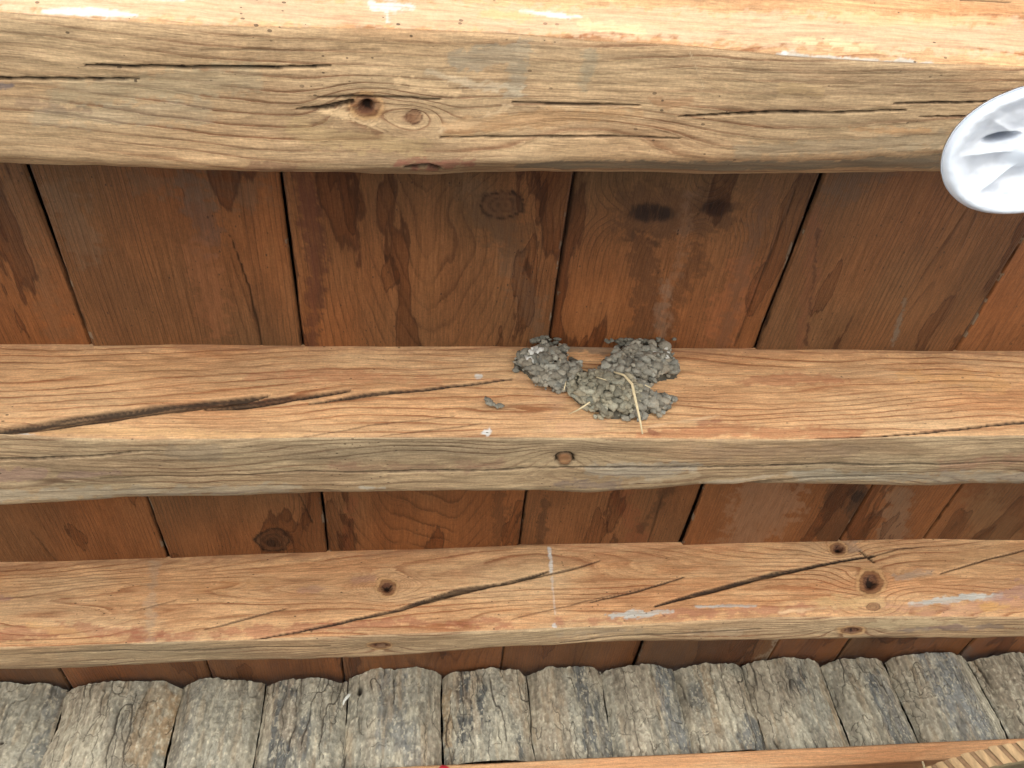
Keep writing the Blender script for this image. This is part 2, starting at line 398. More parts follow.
under1 = ([([(250, 75, 14), (60, 95, 12)], (.40, .33, .21), .5, 7), ([(200, 110, 12), (40, 115, 8)], (.38, .33, .23), .35, 6),
           ([(300, 130, 12), (340, 140, 10), (420, 150, 8)], (.55, .40, .20), .4, 6), ([(540, 45, 8), (600, 60, 10)], (.42, .30, .18), .4, 6),
           ([(460, 60, 10), (520, 52, 12), (512, 92, 8)], (.30, .27, .20), .55, 5), ([(590, 55, 7), (584, 90, 5)], (.30, .28, .20), .45, 4),
           ([(430, 72, 3), (470, 84, 4), (520, 90, 3)], (.60, .50, .35), .5, 3), ([(400, 80, 5), (455, 92, 4)], PALE, .45, 3),
           ([(320, 110, 3), (350, 114, 5), (375, 122, 4)], PALE, .75, 2), ([(440, 130, 3), (475, 122, 4), (510, 106, 2)], (.70, .52, .32), .7, 2.5),
           ([(400, 165, 4), (428, 167, 6), (470, 165, 4)], (.30, .12, .08), .75, 4), ([(250, 162, 4), (290, 166, 3)], (.28, .15, .09), .5, 3),
           ([(450, 130, 8), (520, 120, 9), (640, 114, 5)], (.52, .30, .14), .45, 5), ([(650, 98, 3), (665, 104, 7), (690, 100, 3)], (.36, .20, .10), .6, 2),
           ([(780, 88, 5), (820, 88, 5)], (.60, .42, .22), .45, 3), ([(910, 146, 3), (945, 147, 4)], (.62, .46, .28), .75, 1.5),
           ([(740, 150, 6), (940, 140, 8)], (.33, .27, .18), .5, 4), ([(850, 128, 2), (930, 132, 3)], (.52, .28, .12), .5, 2),
           ([(520, 168, 4), (700, 166, 5), (960, 162, 6)], (.20, .165, .115), .8, 1.5),  # dark band paints the shade on the far chamfer
           ([(20, 100, 4), (90, 110, 3)], (.26, .17, .11), .5, 3), ([(0, 85, 3), (14, 84, 2)], (.12, .12, .16), .6, 1.5),
           ([(690, 52, .7), (704, 88, .7)], (.62, .48, .30), .7, .5), ([(700, 88, .5), (704, 96, .5)], (.62, .48, .30), .7, .5),
           ([(860, 83, .8), (980, 88, .8)], (.20, .11, .06), .5, .8)],
          [([(86, 63, .4), (124, 65, 1.5), (260, 66.5, 1.5), (330, 66, .5)], .008, .97), ([(0, 77, 1.4), (90, 78, 1.1), (140, 78, .4)], .006, .95),
           ([(298, 108, .5), (325, 106.5, 2.5), (352, 101, 2.2)], .007, .85), ([(310, 95, .4), (352, 96, 1.0), (440, 99, .5)], .003, .8),
           ([(512, 102, .6), (560, 104, 1.0), (640, 106, .5)], .003, .8), ([(680, 116, .5), (770, 111, 1.2), (835, 111, 1.0), (905, 110, .5)], .006, .95),
           ([(893, 103, .5), (960, 103, 1.1), (1023, 100, .8)], .006, .9), ([(440, 138, .4), (560, 137, .8), (680, 139, .4)], .003, .75),
           ([(920, 117, .4), (1000, 117, .9)], .004, .8), ([(405, 170, 1), (428, 168, 2.5), (440, 171, 1)], .008, .8),
           ([(200, 48, .3), (380, 50, .5)], .001, .4)],
          [(366, 106, 11, 9, 'dark'), (414, 117, 8, 7, 'tight')])
beam('ceiling_beam', 'nearest beam, topmost in the picture, with white paint smears',
     [(0, -200), (1023, -150)], [(0, 14), (100, 22), (200, 27), (300, 29), (400, 31), (512, 35), (600, 43), (700, 48), (780, 57), (870, 63), (1023, 69)],
     [(0, 158), (100, 161), (200, 165), (300, 168), (400, 171), (440, 170), (512, 165), (600, 161), (692, 159), (800, 157), (942, 155), (1023, 154)],
     [(0, 160), (100, 163), (200, 167), (300, 170), (400, 173), (430, 174), (470, 172), (512, 172), (600, 172), (700, 172), (850, 171), (1023, 169)],
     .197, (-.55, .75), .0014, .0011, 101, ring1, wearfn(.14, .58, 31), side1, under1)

# -- middle beam, carries the nest
def ring2(x, y, z, s):
    a = 80*(z-.5)+3.0*fbm(x*1.5+2, z*10, 0, 21, 3)+3*np.exp(-((x-.42)/.16)**2-((z-.61)/.03)**2)
    b = 130*(y-.1)+3.0*fbm(x*2.2, y*13, 0, 22, 3)
    return np.where(s, a, b+20)
side2 = ([([(0, 346, 3), (512, 348, 3), (1023, 354, 3)], (.36, .20, .11), .5, 3), ([(250, 376, 3), (330, 376, 6), (440, 378, 3)], (.46, .20, .10), .4, 4),
          ([(735, 382, 3), (800, 379, 5), (850, 382, 2)], (.42, .18, .09), .6, 3), ([(900, 375, 3), (1000, 385, 8)], (.62, .34, .13), .4, 5),
          ([(20, 432, 4), (120, 432, 5), (300, 437, 3)], (.66, .42, .20), .45, 3), ([(0, 434, 2.5), (25, 435, 3), (38, 436, 1)], GREYP, .8, 1.2),
          ([(0, 437, 2), (200, 440, 2), (512, 438, 2)], (.32, .19, .11), .45, 2), ([(640, 436, 3), (720, 430, 6), (860, 436, 4)], (.42, .17, .08), .55, 4),
          ([(650, 430, 3), (655, 432, 3)], (.25, .08, .05), .6, 2), ([(700, 422, 2), (720, 420, 3)], (.34, .14, .08), .6, 2),
          ([(645, 427, 1), (720, 415, 1.2)], (.72, .50, .30), .6, .8), ([(480, 346, 2), (530, 370, 4)], (.40, .25, .14), .4, 3),
          ([(484, 432, 3), (487, 433, 3.4), (490, 430, 2)], WHITE, .9, 1.2), ([(477, 376, 2.4), (481, 376, 2.2)], WHITE, .85, .8),
          ([(512, 375, 2), (560, 400, 6), (545, 430, 2)], (.50, .30, .18), .35, 4), ([(600, 425, 8), (560, 430, 5)], (.58, .33, .19), .4, 4),
          ([(770, 352, 4), (880, 358, 3)], (.50, .27, .13), .5, 3), ([(560, 345, 6), (640, 348, 8)], (.20, .17, .13), .55, 3)],
         [([(-40, 438, 5.0), (0, 431, 4.6), (60, 423, 5.6), (130, 414, 5.4), (200, 405, 4.0), (268, 395, .8)], .020, .93),
          ([(205, 409.5, .6), (240, 405, 4.2), (290, 398, 3.2), (350, 390, .7)], .014, .93), ([(310, 403, .5), (365, 394.5, 1.9), (420, 389, 1.2), (512, 379, .4)], .009, .92),
          ([(290, 440, .3), (370, 425, .5), (455, 416, .3)], .001, .5), ([(380, 436, .3), (480, 424, .5)], .001, .5),
          ([(800, 440, .4), (880, 436, .8), (950, 429, 1.0), (1023, 422, 1.5), (1080, 416, 1.5)], .006, .9),
          ([(600, 352, .3), (750, 366, .3)], .0, .3)],
         [(765, 455, 1, 1, 'none')])
under2 = ([([(0, 475, 5), (40, 473, 6)], (.30, .19, .15), .6, 2.5), ([(60, 474, 3), (120, 471, 2.5)], (.28, .18, .15), .5, 2),
           ([(330, 465, 4), (420, 468, 3), (500, 462, 4)], (.30, .17, .11), .45, 4), ([(590, 470, 6), (650, 470, 8), (700, 462, 4)], (.42, .38, .30), .55, 4),
           ([(560, 484, 3), (620, 486, 3)], (.22, .17, .15), .55, 3), ([(630, 483, 2), (700, 473, 2)], (.60, .47, .30), .55, 2),
           ([(700, 482, 1.5), (830, 470, 1.5)], (.60, .50, .36), .55, 1.2), ([(940, 465, 5), (1023, 460, 4)], (.33, .18, .11), .5, 4),
           ([(700, 450, 6), (860, 452, 5)], (.36, .25, .16), .4, 5), ([(170, 450, 5), (215, 452, 8)], (.27, .21, .14), .5, 4),
           ([(0, 495, 5), (300, 486, 4)], (.40, .36, .27), .45, 3), ([(800, 475, 5), (1023, 478, 5)], (.38, .34, .26), .5, 3),
           ([(360, 486, 1.4), (385, 487, 1.2)], (.62, .60, .5), .6, 1)],
          [([(0, 460, 1.4), (60, 457, 1.0), (160, 450, .4)], .005, .7), ([(280, 471, .4), (400, 471, .9), (560, 467, .6), (700, 466, .8), (1023, 462, .5)], .003, .75),
           ([(100, 477, .3), (240, 474, .6), (300, 470, .3)], .001, .5), ([(680, 486, .3), (800, 478, .8), (900, 474, .3)], .002, .5)],
          [(565, 459, 10, 7, 'loose')])
beam('ceiling_beam', 'middle hewn beam with the mud nest on it and a long open split at left',
     [(0, 345), (512, 347), (1023, 352)], [(0, 434), (60, 438), (150, 440), (300, 438), (512, 438), (640, 439), (800, 440), (900, 437), (1023, 436)],
     [(0, 503), (100, 497), (200, 494), (300, 491), (450, 488), (520, 489), (590, 491), (640, 488), (700, 482), (800, 481), (900, 483), (1023, 483)],
     [(0, 503.5), (100, 497.5), (200, 494.5), (300, 491.5), (450, 489), (520, 490), (590, 492), (640, 489), (700, 483), (800, 482), (900, 484), (1023, 484)],
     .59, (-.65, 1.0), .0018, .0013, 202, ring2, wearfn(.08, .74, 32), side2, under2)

# -- far beam
def ring3(x, y, z, s):
    a = 72*(z-.5)+4.0*fbm(x*1.4+7, z*10, 0, 43, 3)
    b = 150*(y-.1)+3.0*fbm(x*2.2, y*13, 0, 42, 3)
    return np.where(s, a, b+20)
side3 = ([([(0, 635, 6), (90, 628, 5), (160, 634, 3)], RED, .55, 4), ([(30, 625, 3), (80, 632, 3)], (.70, .42, .18), .5, 3),
          ([(130, 638, 3), (280, 630, 4), (400, 622, 3), (512, 625, 3)], RED, .55, 4), ([(560, 622, 3), (700, 612, 4), (840, 608, 4)], (.42, .19, .11), .65, 4),
          ([(605, 615, 2), (640, 614, 3.6), (672, 612, 1.2)], GREYP, .9, 1.8), ([(696, 607, 1.2), (756, 606, 1.2)], GREYP, .8, 1),
          ([(780, 612, 1.4), (835, 608, 1.2)], (.75, .52, .30), .8, 1), ([(910, 604, 2.5), (960, 599, 3.5), (1000, 596, 2.5)], GREYP, .9, 1.8),
          ([(880, 604, 5), (930, 612, 5), (1023, 602, 7)], (.50, .27, .17), .55, 4), ([(985, 607, 4), (1005, 606, 3)], YEL, .55, 3),
          ([(1000, 596, 6), (1023, 590, 8)], (.38, .22, .18), .55, 4), ([(820, 604, 6), (880, 602, 6)], (.66, .46, .22), .5, 4),
          ([(549, 549, 1.8), (551, 561, 1.8)], WHITE, .85, 1.2), ([(551, 565, 1.6), (551, 572, 1.8)], WHITE, .8, 1), ([(552, 578, .8), (555, 614, .8)], WHITE, .45, .8),
          ([(553, 626, 2), (555, 628, 2)], WHITE, .8, 1), ([(560, 547, 5), (740, 545, 6)], (.46, .22, .11), .45, 4), ([(560, 560, 4), (660, 555, 5)], (.50, .26, .13), .4, 4),
          ([(0, 566, 3), (180, 560, 3), (512, 548, 3)], (.42, .24, .13), .5, 3), ([(155, 566, 5), (150, 640, 3)], (.40, .33, .24), .35, 4),
          ([(300, 590, 3), (325, 588, 3)], (.36, .20, .14), .5, 2), ([(200, 588, 5), (270, 582, 5)], (.56, .30, .13), .4, 4),
          ([(355, 580, 4), (372, 579, 3)], (.35, .18, .13), .5, 2), ([(0, 598, 3), (10, 598, 2)], (.35, .2, .16), .6, 2),
          ([(895, 578, 3), (930, 573, 3)], (.36, .27, .20), .6, 2), ([(840, 543, 5), (855, 548, 5)], (.28, .20, .15), .6, 3),
          ([(930, 560, 5), (1023, 548, 8)], (.50, .29, .14), .5, 5)],
         [([(245, 641, .4), (300, 632, .9), (345, 622, 1.3), (400, 610, 1.8), (425, 602, 2.8), (455, 594, 2.6), (490, 587, 1.2), (515, 582, 1.8), (548, 572, .5)], .011, .9),
          ([(425, 600, .5), (460, 590, 1.4), (500, 584, .5)], .004, .8), ([(205, 629, .3), (250, 618, .7), (286, 608, .4)], .002, .7), ([(130, 612, .3), (175, 600, .5)], .001, .4),
          ([(590, 602, .3), (640, 590, .9), (684, 577, .4)], .003, .8), ([(512, 620, .3), (590, 600, .5), (640, 588, .3)], .001, .5),
          ([(655, 606, .4), (697, 594, 1.8), (725, 587, 2.2), (760, 577, 1.8), (775, 574, 2.4), (800, 569, 1.3), (840, 561, .8), (875, 555, .8)], .010, .93),
          ([(860, 550, .8), (868, 556, 1.2), (874, 562, 1)], .006, .8), ([(872, 556, .5), (900, 548, .6), (925, 546, .3)], .002, .6), ([(940, 574, .4), (985, 560, .7), (1030, 548, .5)], .003, .7),
          ([(512, 583, .4), (570, 570, .9), (600, 560, .4)], .002, .7)],
         [(387, 588, 7, 6.5, 'dark'), (870, 583, 9, 9, 'dark'), (838, 549, 6, 5, 'dark'), (873, 607, 7, 4, 'tight')])
under3 = ([([(60, 655, 3), (160, 650, 4)], (.40, .30, .18), .5, 3), ([(850, 626, 3), (900, 624, 4), (960, 622, 3)], (.60, .47, .28), .6, 3),
           ([(560, 634, 3), (640, 632, 3)], (.40, .31, .21), .5, 3), ([(690, 632, 3), (740, 630, 3)], (.50, .38, .24), .4, 3),
           ([(900, 630, 2), (1000, 626, 2)], (.26, .20, .16), .6, 2), ([(930, 628, 2), (960, 626, 2)], (.24, .15, .12), .6, 1.5)],
          [([(0, 655, .4), (200, 650, .6), (330, 644, .4)], .001, .5), ([(560, 641, .3), (640, 636, .8), (760, 628, .4)], .002, .6)],
          [(380, 644, 8, 2.6, 'dark'), (852, 630, 9, 3.2, 'dark')])
beam('ceiling_beam', 'far hewn beam closest to the bark slabs, white chalk mark across it',
     [(0, 563), (150, 559), (300, 553), (512, 546), (650, 544), (750, 543), (830, 541), (900, 540), (1023, 540)],
     [(0, 648), (100, 645), (256, 640), (400, 635), (512, 631), (640, 625), (768, 618), (900, 617), (1023, 618)],
     [(0, 668), (60, 668), (150, 664), (200, 661), (256, 660), (400, 653), (512, 645), (640, 640), (768, 639), (900, 637), (1023, 635)],
     [(0, 668.5), (60, 668.5), (150, 664.5), (256, 660.5), (400, 653.5), (512, 646), (640, 641), (768, 640), (900, 638), (1023, 636)],
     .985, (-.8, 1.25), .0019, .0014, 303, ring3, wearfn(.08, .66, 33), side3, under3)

# ------------------------------------------------------------------ ceiling boards
DK = (.050, .024, .013); RB = (.19, .065, .028); GB = (.20, .135, .085); PB = (.32, .25, .17)
seams = [-2.55, -2.27, -2.02, -1.75, -1.50, -1.26, -1.04, -.83, -.601, -.361, -.134, .147, .398, .655, .797, 1.05, 1.30, 1.55, 1.83, 2.08, 2.33, 2.6]
board_feat = {
 8: ([([(0, 200, 20), (60, 330, 10)], (.13, .075, .04), .35, 14), ([(5, 700, 6), (60, 690, 8)], DK, .3, 5)], [([(30, 530, .5), (55, 560, .8)], .001, .4)], []),
 9: ([([(190, 185, 14), (210, 240, 12)], (.10, .065, .05), .45, 10), ([(60, 190, 16), (80, 240, 20)], (.16, .11, .07), .35, 14),
      ([(200, 250, 14), (215, 320, 14)], (.24, .10, .045), .4, 12), ([(140, 180, 10), (250, 190, 14)], (.12, .085, .055), .35, 14)],
     [([(230, 235, .4), (250, 290, .8), (262, 345, .9)], .003, .85), ([(298, 492, .4), (312, 522, .9)], .002, .7)],
     [(273, 540, 17, 11, 'bknot'), (272, 543, 7, 4, 'stain')]),
 10: ([([(303, 172, 11), (316, 260, 9), (313, 345, 5)], (.085, .030, .018), .65, 5), ([(318, 172, 3), (322, 230, 2), (318, 345, 2)], DK, .35, 3),
       ([(470, 185, 14), (500, 230, 14), (540, 330, 10)], (.12, .075, .045), .45, 12), ([(480, 215, 22), (520, 235, 16)], (.075, .04, .02), .45, 12),
       ([(352, 500, 4), (345, 545, 4)], RB, .5, 3), ([(500, 495, 8), (498, 545, 6)], DK, .4, 4)],
      [([(486, 172, .4), (520, 176, .6)], .0, .3)], [(502, 205, 21, 13, 'bknot')]),
 11: ([([(640, 213, 27), (712, 210, 22)], (.06, .032, .018), .55, 12), ([(640, 240, 12), (650, 300, 14), (640, 345, 16)], DK, .5, 8),
       ([(700, 260, 10), (672, 300, 8), (665, 345, 8)], DK, .42, 8), ([(690, 190, 5), (680, 260, 5), (665, 300, 5)], (.22, .13, .08), .30, 6), ([(665, 290, 6), (660, 345, 7)], (.26, .16, .10), .38, 6), ([(745, 270, 14), (720, 330, 18)], (.27, .10, .04), .5, 10),
       ([(770, 190, 8), (740, 280, 7), (720, 345, 5)], (.11, .06, .035), .5, 6), ([(545, 500, 5), (540, 545, 4)], DK, .55, 3), ([(622, 500, 7), (640, 545, 9)], RB, .5, 6), ([(668, 490, 4), (640, 530, 3)], DK, .6, 3)],
      [([(800, 180, .4), (770, 255, .8), (735, 345, .8)], .002, .6), ([(663, 495, .4), (648, 542, .8)], .001, .6)],
      [(650, 213, 27, 11, 'stain'), (716, 208, 17, 9, 'stain'), (652, 214, 14, 5, 'stain')]),
 12: ([([(815, 215, 7), (810, 290, 7), (800, 345, 5)], (.15, .06, .03), .45, 5), ([(818, 230, 1.4), (812, 290, 1.4), (806, 345, 1)], DK, .7, 2),
       ([(835, 190, 12), (880, 172, 14)], (.11, .07, .045), .55, 12), ([(905, 300, 2), (893, 345, 2)], (.15, .13, .10), .6, 2),
       ([(770, 500, 30), (740, 545, 20)], (.27, .16, .095), .5, 12), ([(850, 500, 24), (835, 530, 18)], DK, .6, 5), ([(860, 497, 12), (852, 515, 8)], (.03, .02, .015), .55, 4),
       ([(790, 650, 14), (770, 665, 10)], PB, .75, 5)],
      [], [(858, 497, 9, 7, 'stain')]),
 13: ([([(900, 500, 14), (890, 545, 14)], GB, .5, 8), ([(1010, 170, 12), (960, 300, 10), (930, 345, 8)], (.10, .045, .025), .6, 5)], [], []),
 14: ([([(1000, 300, 10), (1010, 345, 12)], (.24, .15, .085), .4, 8), ([(980, 510, 20), (1000, 530, 20)], (.20, .115, .055), .4, 10)], [], []),
 15: ([([(900, 655, 14), (960, 650, 12)], (.13, .105, .085), .6, 6)], [], []),
}
board_lab = {
 7: 'reddish ceiling board at the far left, only seen just above the slabs',
 8: 'leftmost wide reddish brown ceiling board behind the nearest beam',
 9: 'dull brown ceiling board with a long hairline split and an oval knot, second from left',
 10: 'ceiling board with pointed cathedral grain and a round knot, left above the nest',
 11: 'dark stained ceiling board with a black knot, right above the mud nest',
 12: 'brown ceiling board right of the nest with a dark knot stain',
 13: 'narrow ceiling board between two dark seams, just left of the white lamp',
 14: 'ceiling board at the right edge below the white lamp',
 15: 'greyish ceiling board meeting the slabs in the lower right corner'}
for i in range(len(seams)-1):
    x0, x1 = seams[i]+.0008, seams[i+1]-.0008
    if 12 <= i <= 13 and i == 12: x1 = seams[13]-.0009
    if i == 13: x0 = seams[13]+.0009
    fine = 7 <= i <= 15
    nx_ = int((x1-x0)/(.002 if fine else .02)); ys = np.concatenate([[-.55], np.arange(.22, 1.40, .0028 if fine else .04), [1.5]])
    xs = np.linspace(x0, x1, nx_)
    Xg, Yg = np.meshgrid(xs, ys, indexing='ij')
    sd_ = 500+i*13
    edge = .0016*fbm(Yg*9, i*3.1, 0, sd_, 3)
    t = (Xg-x0)/(x1-x0)
    Xw = Xg+edge*(np.where(t < .5, 1-2*t, 0)-np.where(t > .5, 2*t-1, 0))*.8
    zz = .70+.0012*noise(Xg*12, Yg*3, 0, sd_)+.0015*(t-.5)**2*4*((i % 3)-1)+(0.0012 if i % 2 else 0)
    zz = zz+.003*sst(.985, 1.0, np.abs(2*t-1))
    V = np.stack([Xw, Yg, zz], -1).reshape(-1, 3); x, y, z = V.T
    u, v = to_uv(V)
    ft = board_feat.get(i, ([], [], []))
    tint, dirt_shade, depth, dr = apply_features(u, v, sd_, ft[0], ft[1], ft[2], np.ones(len(u), bool))
    cx = (x0+x1)/2+.3*(x1-x0)*math.sin(i*2.3)
    if i == 10: cx = .015
    cyv = .2+.6*((i*.37) % 1)
    slope = .11 if i == 10 else .06*math.cos(i*1.9)
    r = np.sqrt((x-cx)**2*(.55 if i == 10 else 1)+(.022+slope*(y-(.15 if i == 10 else cyv))+(.012*noise(y*2.5, i*1.7, 0, sd_)))**2)
    ring = r*210+1.2*fbm(x*14, y*2.2, 0, sd_+1, 3)+dr*.8
    # tide marks left by water running down from the roof
    st = fbm(x*10+i*5, y*2.0, 0, sd_+4, 4)+.12*fbm(x*60, y*28, 0, sd_+6, 3)
    tm = .22
    ins = sst(tm, tm+.03, st); rim = np.exp(-((st-tm)/.026)**2)*sst(-.1, .25, fbm(x*8, y*3, 0, sd_+30, 2))
    al = 0*ins
    A = tint[:, 3]; na = A+al*(1-A)
    scol = np.array((.050, .019, .009))
    for k in range(3): tint[:, k] = np.where(na > 1e-5, (tint[:, k]*A+scol[k]*al*(1-A))/np.maximum(na, 1e-5), 0)
    tint[:, 3] = na
    wear_shade = np.clip(.28+.45*fbm(x*5, y*3, 0, sd_+8, 3)+.30*(1-sst(.3, .5, y)), 0, 1)  # last term paints the nearest beam's shade onto the boards behind it
    dist_e = np.minimum(x-x0, x1-x)
    gr = fbm(x*140, y*60, 0, sd_+12, 3)
    dirt_shade = np.maximum(dirt_shade, .8*(1-sst(.0002, .0020, dist_e+.0010*gr)))
    # crumbs and cobweb caught along the seams
    cr = ((gr > .62) & (dist_e < .0035) & (fbm(y*6, i, 0, sd_+20, 2) > -.1)) if fine else np.zeros(len(x), bool)
    tint[cr] = (.22, .19, .14, .8); dirt_shade[cr] = 0
    V[:, 2] += depth*.5
    n, m = Xg.shape
    nv = n*m
    # top skin and edges so that the board has its thickness
    F = grid_faces(n, m)
    loop = np.concatenate([np.arange(m), np.arange(1, n)*m+m-1, (n-1)*m+np.arange(m-2, -1, -1), np.arange(n-2, 0, -1)*m])
    top = V[loop].copy(); top[:, 2] = .728
    V2 = np.vstack([V, top]); k = len(loop)
    ti = nv+np.arange(k)
    Fs = np.stack([loop, np.roll(loop, -1), np.roll(ti, -1), ti], -1)
    ext = lambda a: np.concatenate([a, a[loop]])
    me = mesh_np('ceiling_board', V2, np.vstack([F, Fs]), dict(ring=ext(ring), wear_shade=ext(wear_shade), dirt_shade=ext(dirt_shade), tint=ext(tint), bid=np.full(nv+k, i*7.31)))
    o = link('ceiling_board', me, M_board)
    tagit(o, board_lab.get(i, 'brown pine ceiling board beyond the edge of the picture'), 'ceiling board', 'boards of the ceiling above the beams')

# roof covering over the boards; unseen eave lengthened to dim the nearest beam
M_roof = plain_mat('roof_covering', (.05, .045, .04), .95, .2, 20)
bm = bmesh.new(); box(bm, (0, 1.60, .79), (6.0, 5.1, .10)); tagit(bm_obj('roof', bm, M_roof), kind='structure')

# ------------------------------------------------------------------ bark slabs on the wall
joints = [-.99-.17*k for k in range(7, 0, -1)]+[-.99, -.80, -.600, -.409, -.268, -.124, .040, .195, .333, .472, .605, .760, .890, 1.063, 1.22, 1.37]+[1.37+.16*k for k in range(1, 8)]
slab_lab = {1: 'leftmost grey bark slab with a small dark hole, cut off by the picture edge', 2: 'wide bark slab with a ragged left edge and ochre streaks, second from left',
 3: 'smooth grey green bark slab, third from left', 4: 'bark slab with a broad black vertical streak near its left side, fourth from left',
 5: 'tall pale bark slab with a white scrap at its left edge', 6: 'bark slab with two blue black stripes and its cut lower end showing',
 7: 'bark slab with one dark stripe on its right half, near the middle', 8: 'bark slab with a blue grey flake down its right edge',
 9: 'rough brownish bark slab with an ochre stripe and a torn grey flake', 10: 'rough bark slab with a small dark blot near its top, fourth from right',
 11: 'slanting bark slab with grey blue plates between pale ridges, third from right', 12: 'slanting bark slab with large cracked blue grey plates, second from right',
 13: 'rough brown bark slab at the right end of the row'}
TAN = np.array((.40, .345, .255)); GRY = np.array((.335, .320, .255)); BLU = np.array((.165, .172, .165)); PAL = np.array((.53, .49, .37)); OCH = np.array((.38, .26, .14)); FIS = np.array((.055, .046, .036))
slab_st = {  # colour streaks: (x frac, half width, z0 frac, z1 frac, colour, alpha)
 1: [(.95, .06, .0, 1, BLU, .6), (.55, .10, 0, .5, TAN, .4)], 2: [(.82, .10, .25, .9, OCH, .6), (.97, .05, .3, .9, OCH, .7), (.3, .2, 0, .6, PAL, .5)],
 3: [(.5, .45, 0, 1, GRY, .5), (.15, .12, 0, 1, BLU, .35)], 4: [(.28, .13, 0, 1, BLU*.75, .9), (.5, .12, .1, .6, BLU*.85, .7), (.33, .10, .35, .75, TAN, .7)],
 5: [(.48, .16, .2, 1, BLU*1.2, .6), (.7, .1, .0, .4, BLU*1.2, .5), (.95, .06, 0, .8, TAN, .6)],
 6: [(.24, .08, .2, 1, BLU*.6, .92), (.45, .05, .35, 1, BLU*.65, .9), (.04, .05, .2, .8, OCH*1.1, .6), (.05, .06, 0, .15, BLU*.5, .8), (.87, .03, .05, .3, BLU*.6, .8), (.65, .1, 0, .4, PAL, .5)],
 7: [(.70, .09, 0.1, 1, BLU*.75, .85), (.9, .09, 0, .7, BLU*1.0, .7), (.2, .15, .2, .8, TAN, .6)],
 8: [(.84, .15, .1, 1, BLU*1.25, .85), (.3, .2, 0, 1, TAN, .6)],
 9: [(.40, .07, .2, 1, OCH, .45), (.2, .1, .5, .75, BLU*.7, .7), (.8, .22, 0, .35, BLU, .8), (.55, .15, .2, .6, PAL, .55)],
 10: [(.55, .12, .6, .85, BLU*.7, .8), (.93, .05, 0, .8, OCH*1.1, .5), (.3, .2, 0, .5, PAL, .35)],
 11: [(.70, .20, 0, .8, BLU*1.1, .7), (.55, .09, .5, .8, BLU*.8, .7), (.3, .2, 0, .9, PAL*.8, .5)],
 12: [(.55, .25, 0, 1, BLU*1.35, .85), (.10, .10, .1, 1, TAN, .6), (.93, .10, 0, .8, PAL*.85, .7)],
 13: [(.45, .4, 0, 1, TAN*.75, .7), (.85, .1, 0, 1, PAL*.8, .5)]}
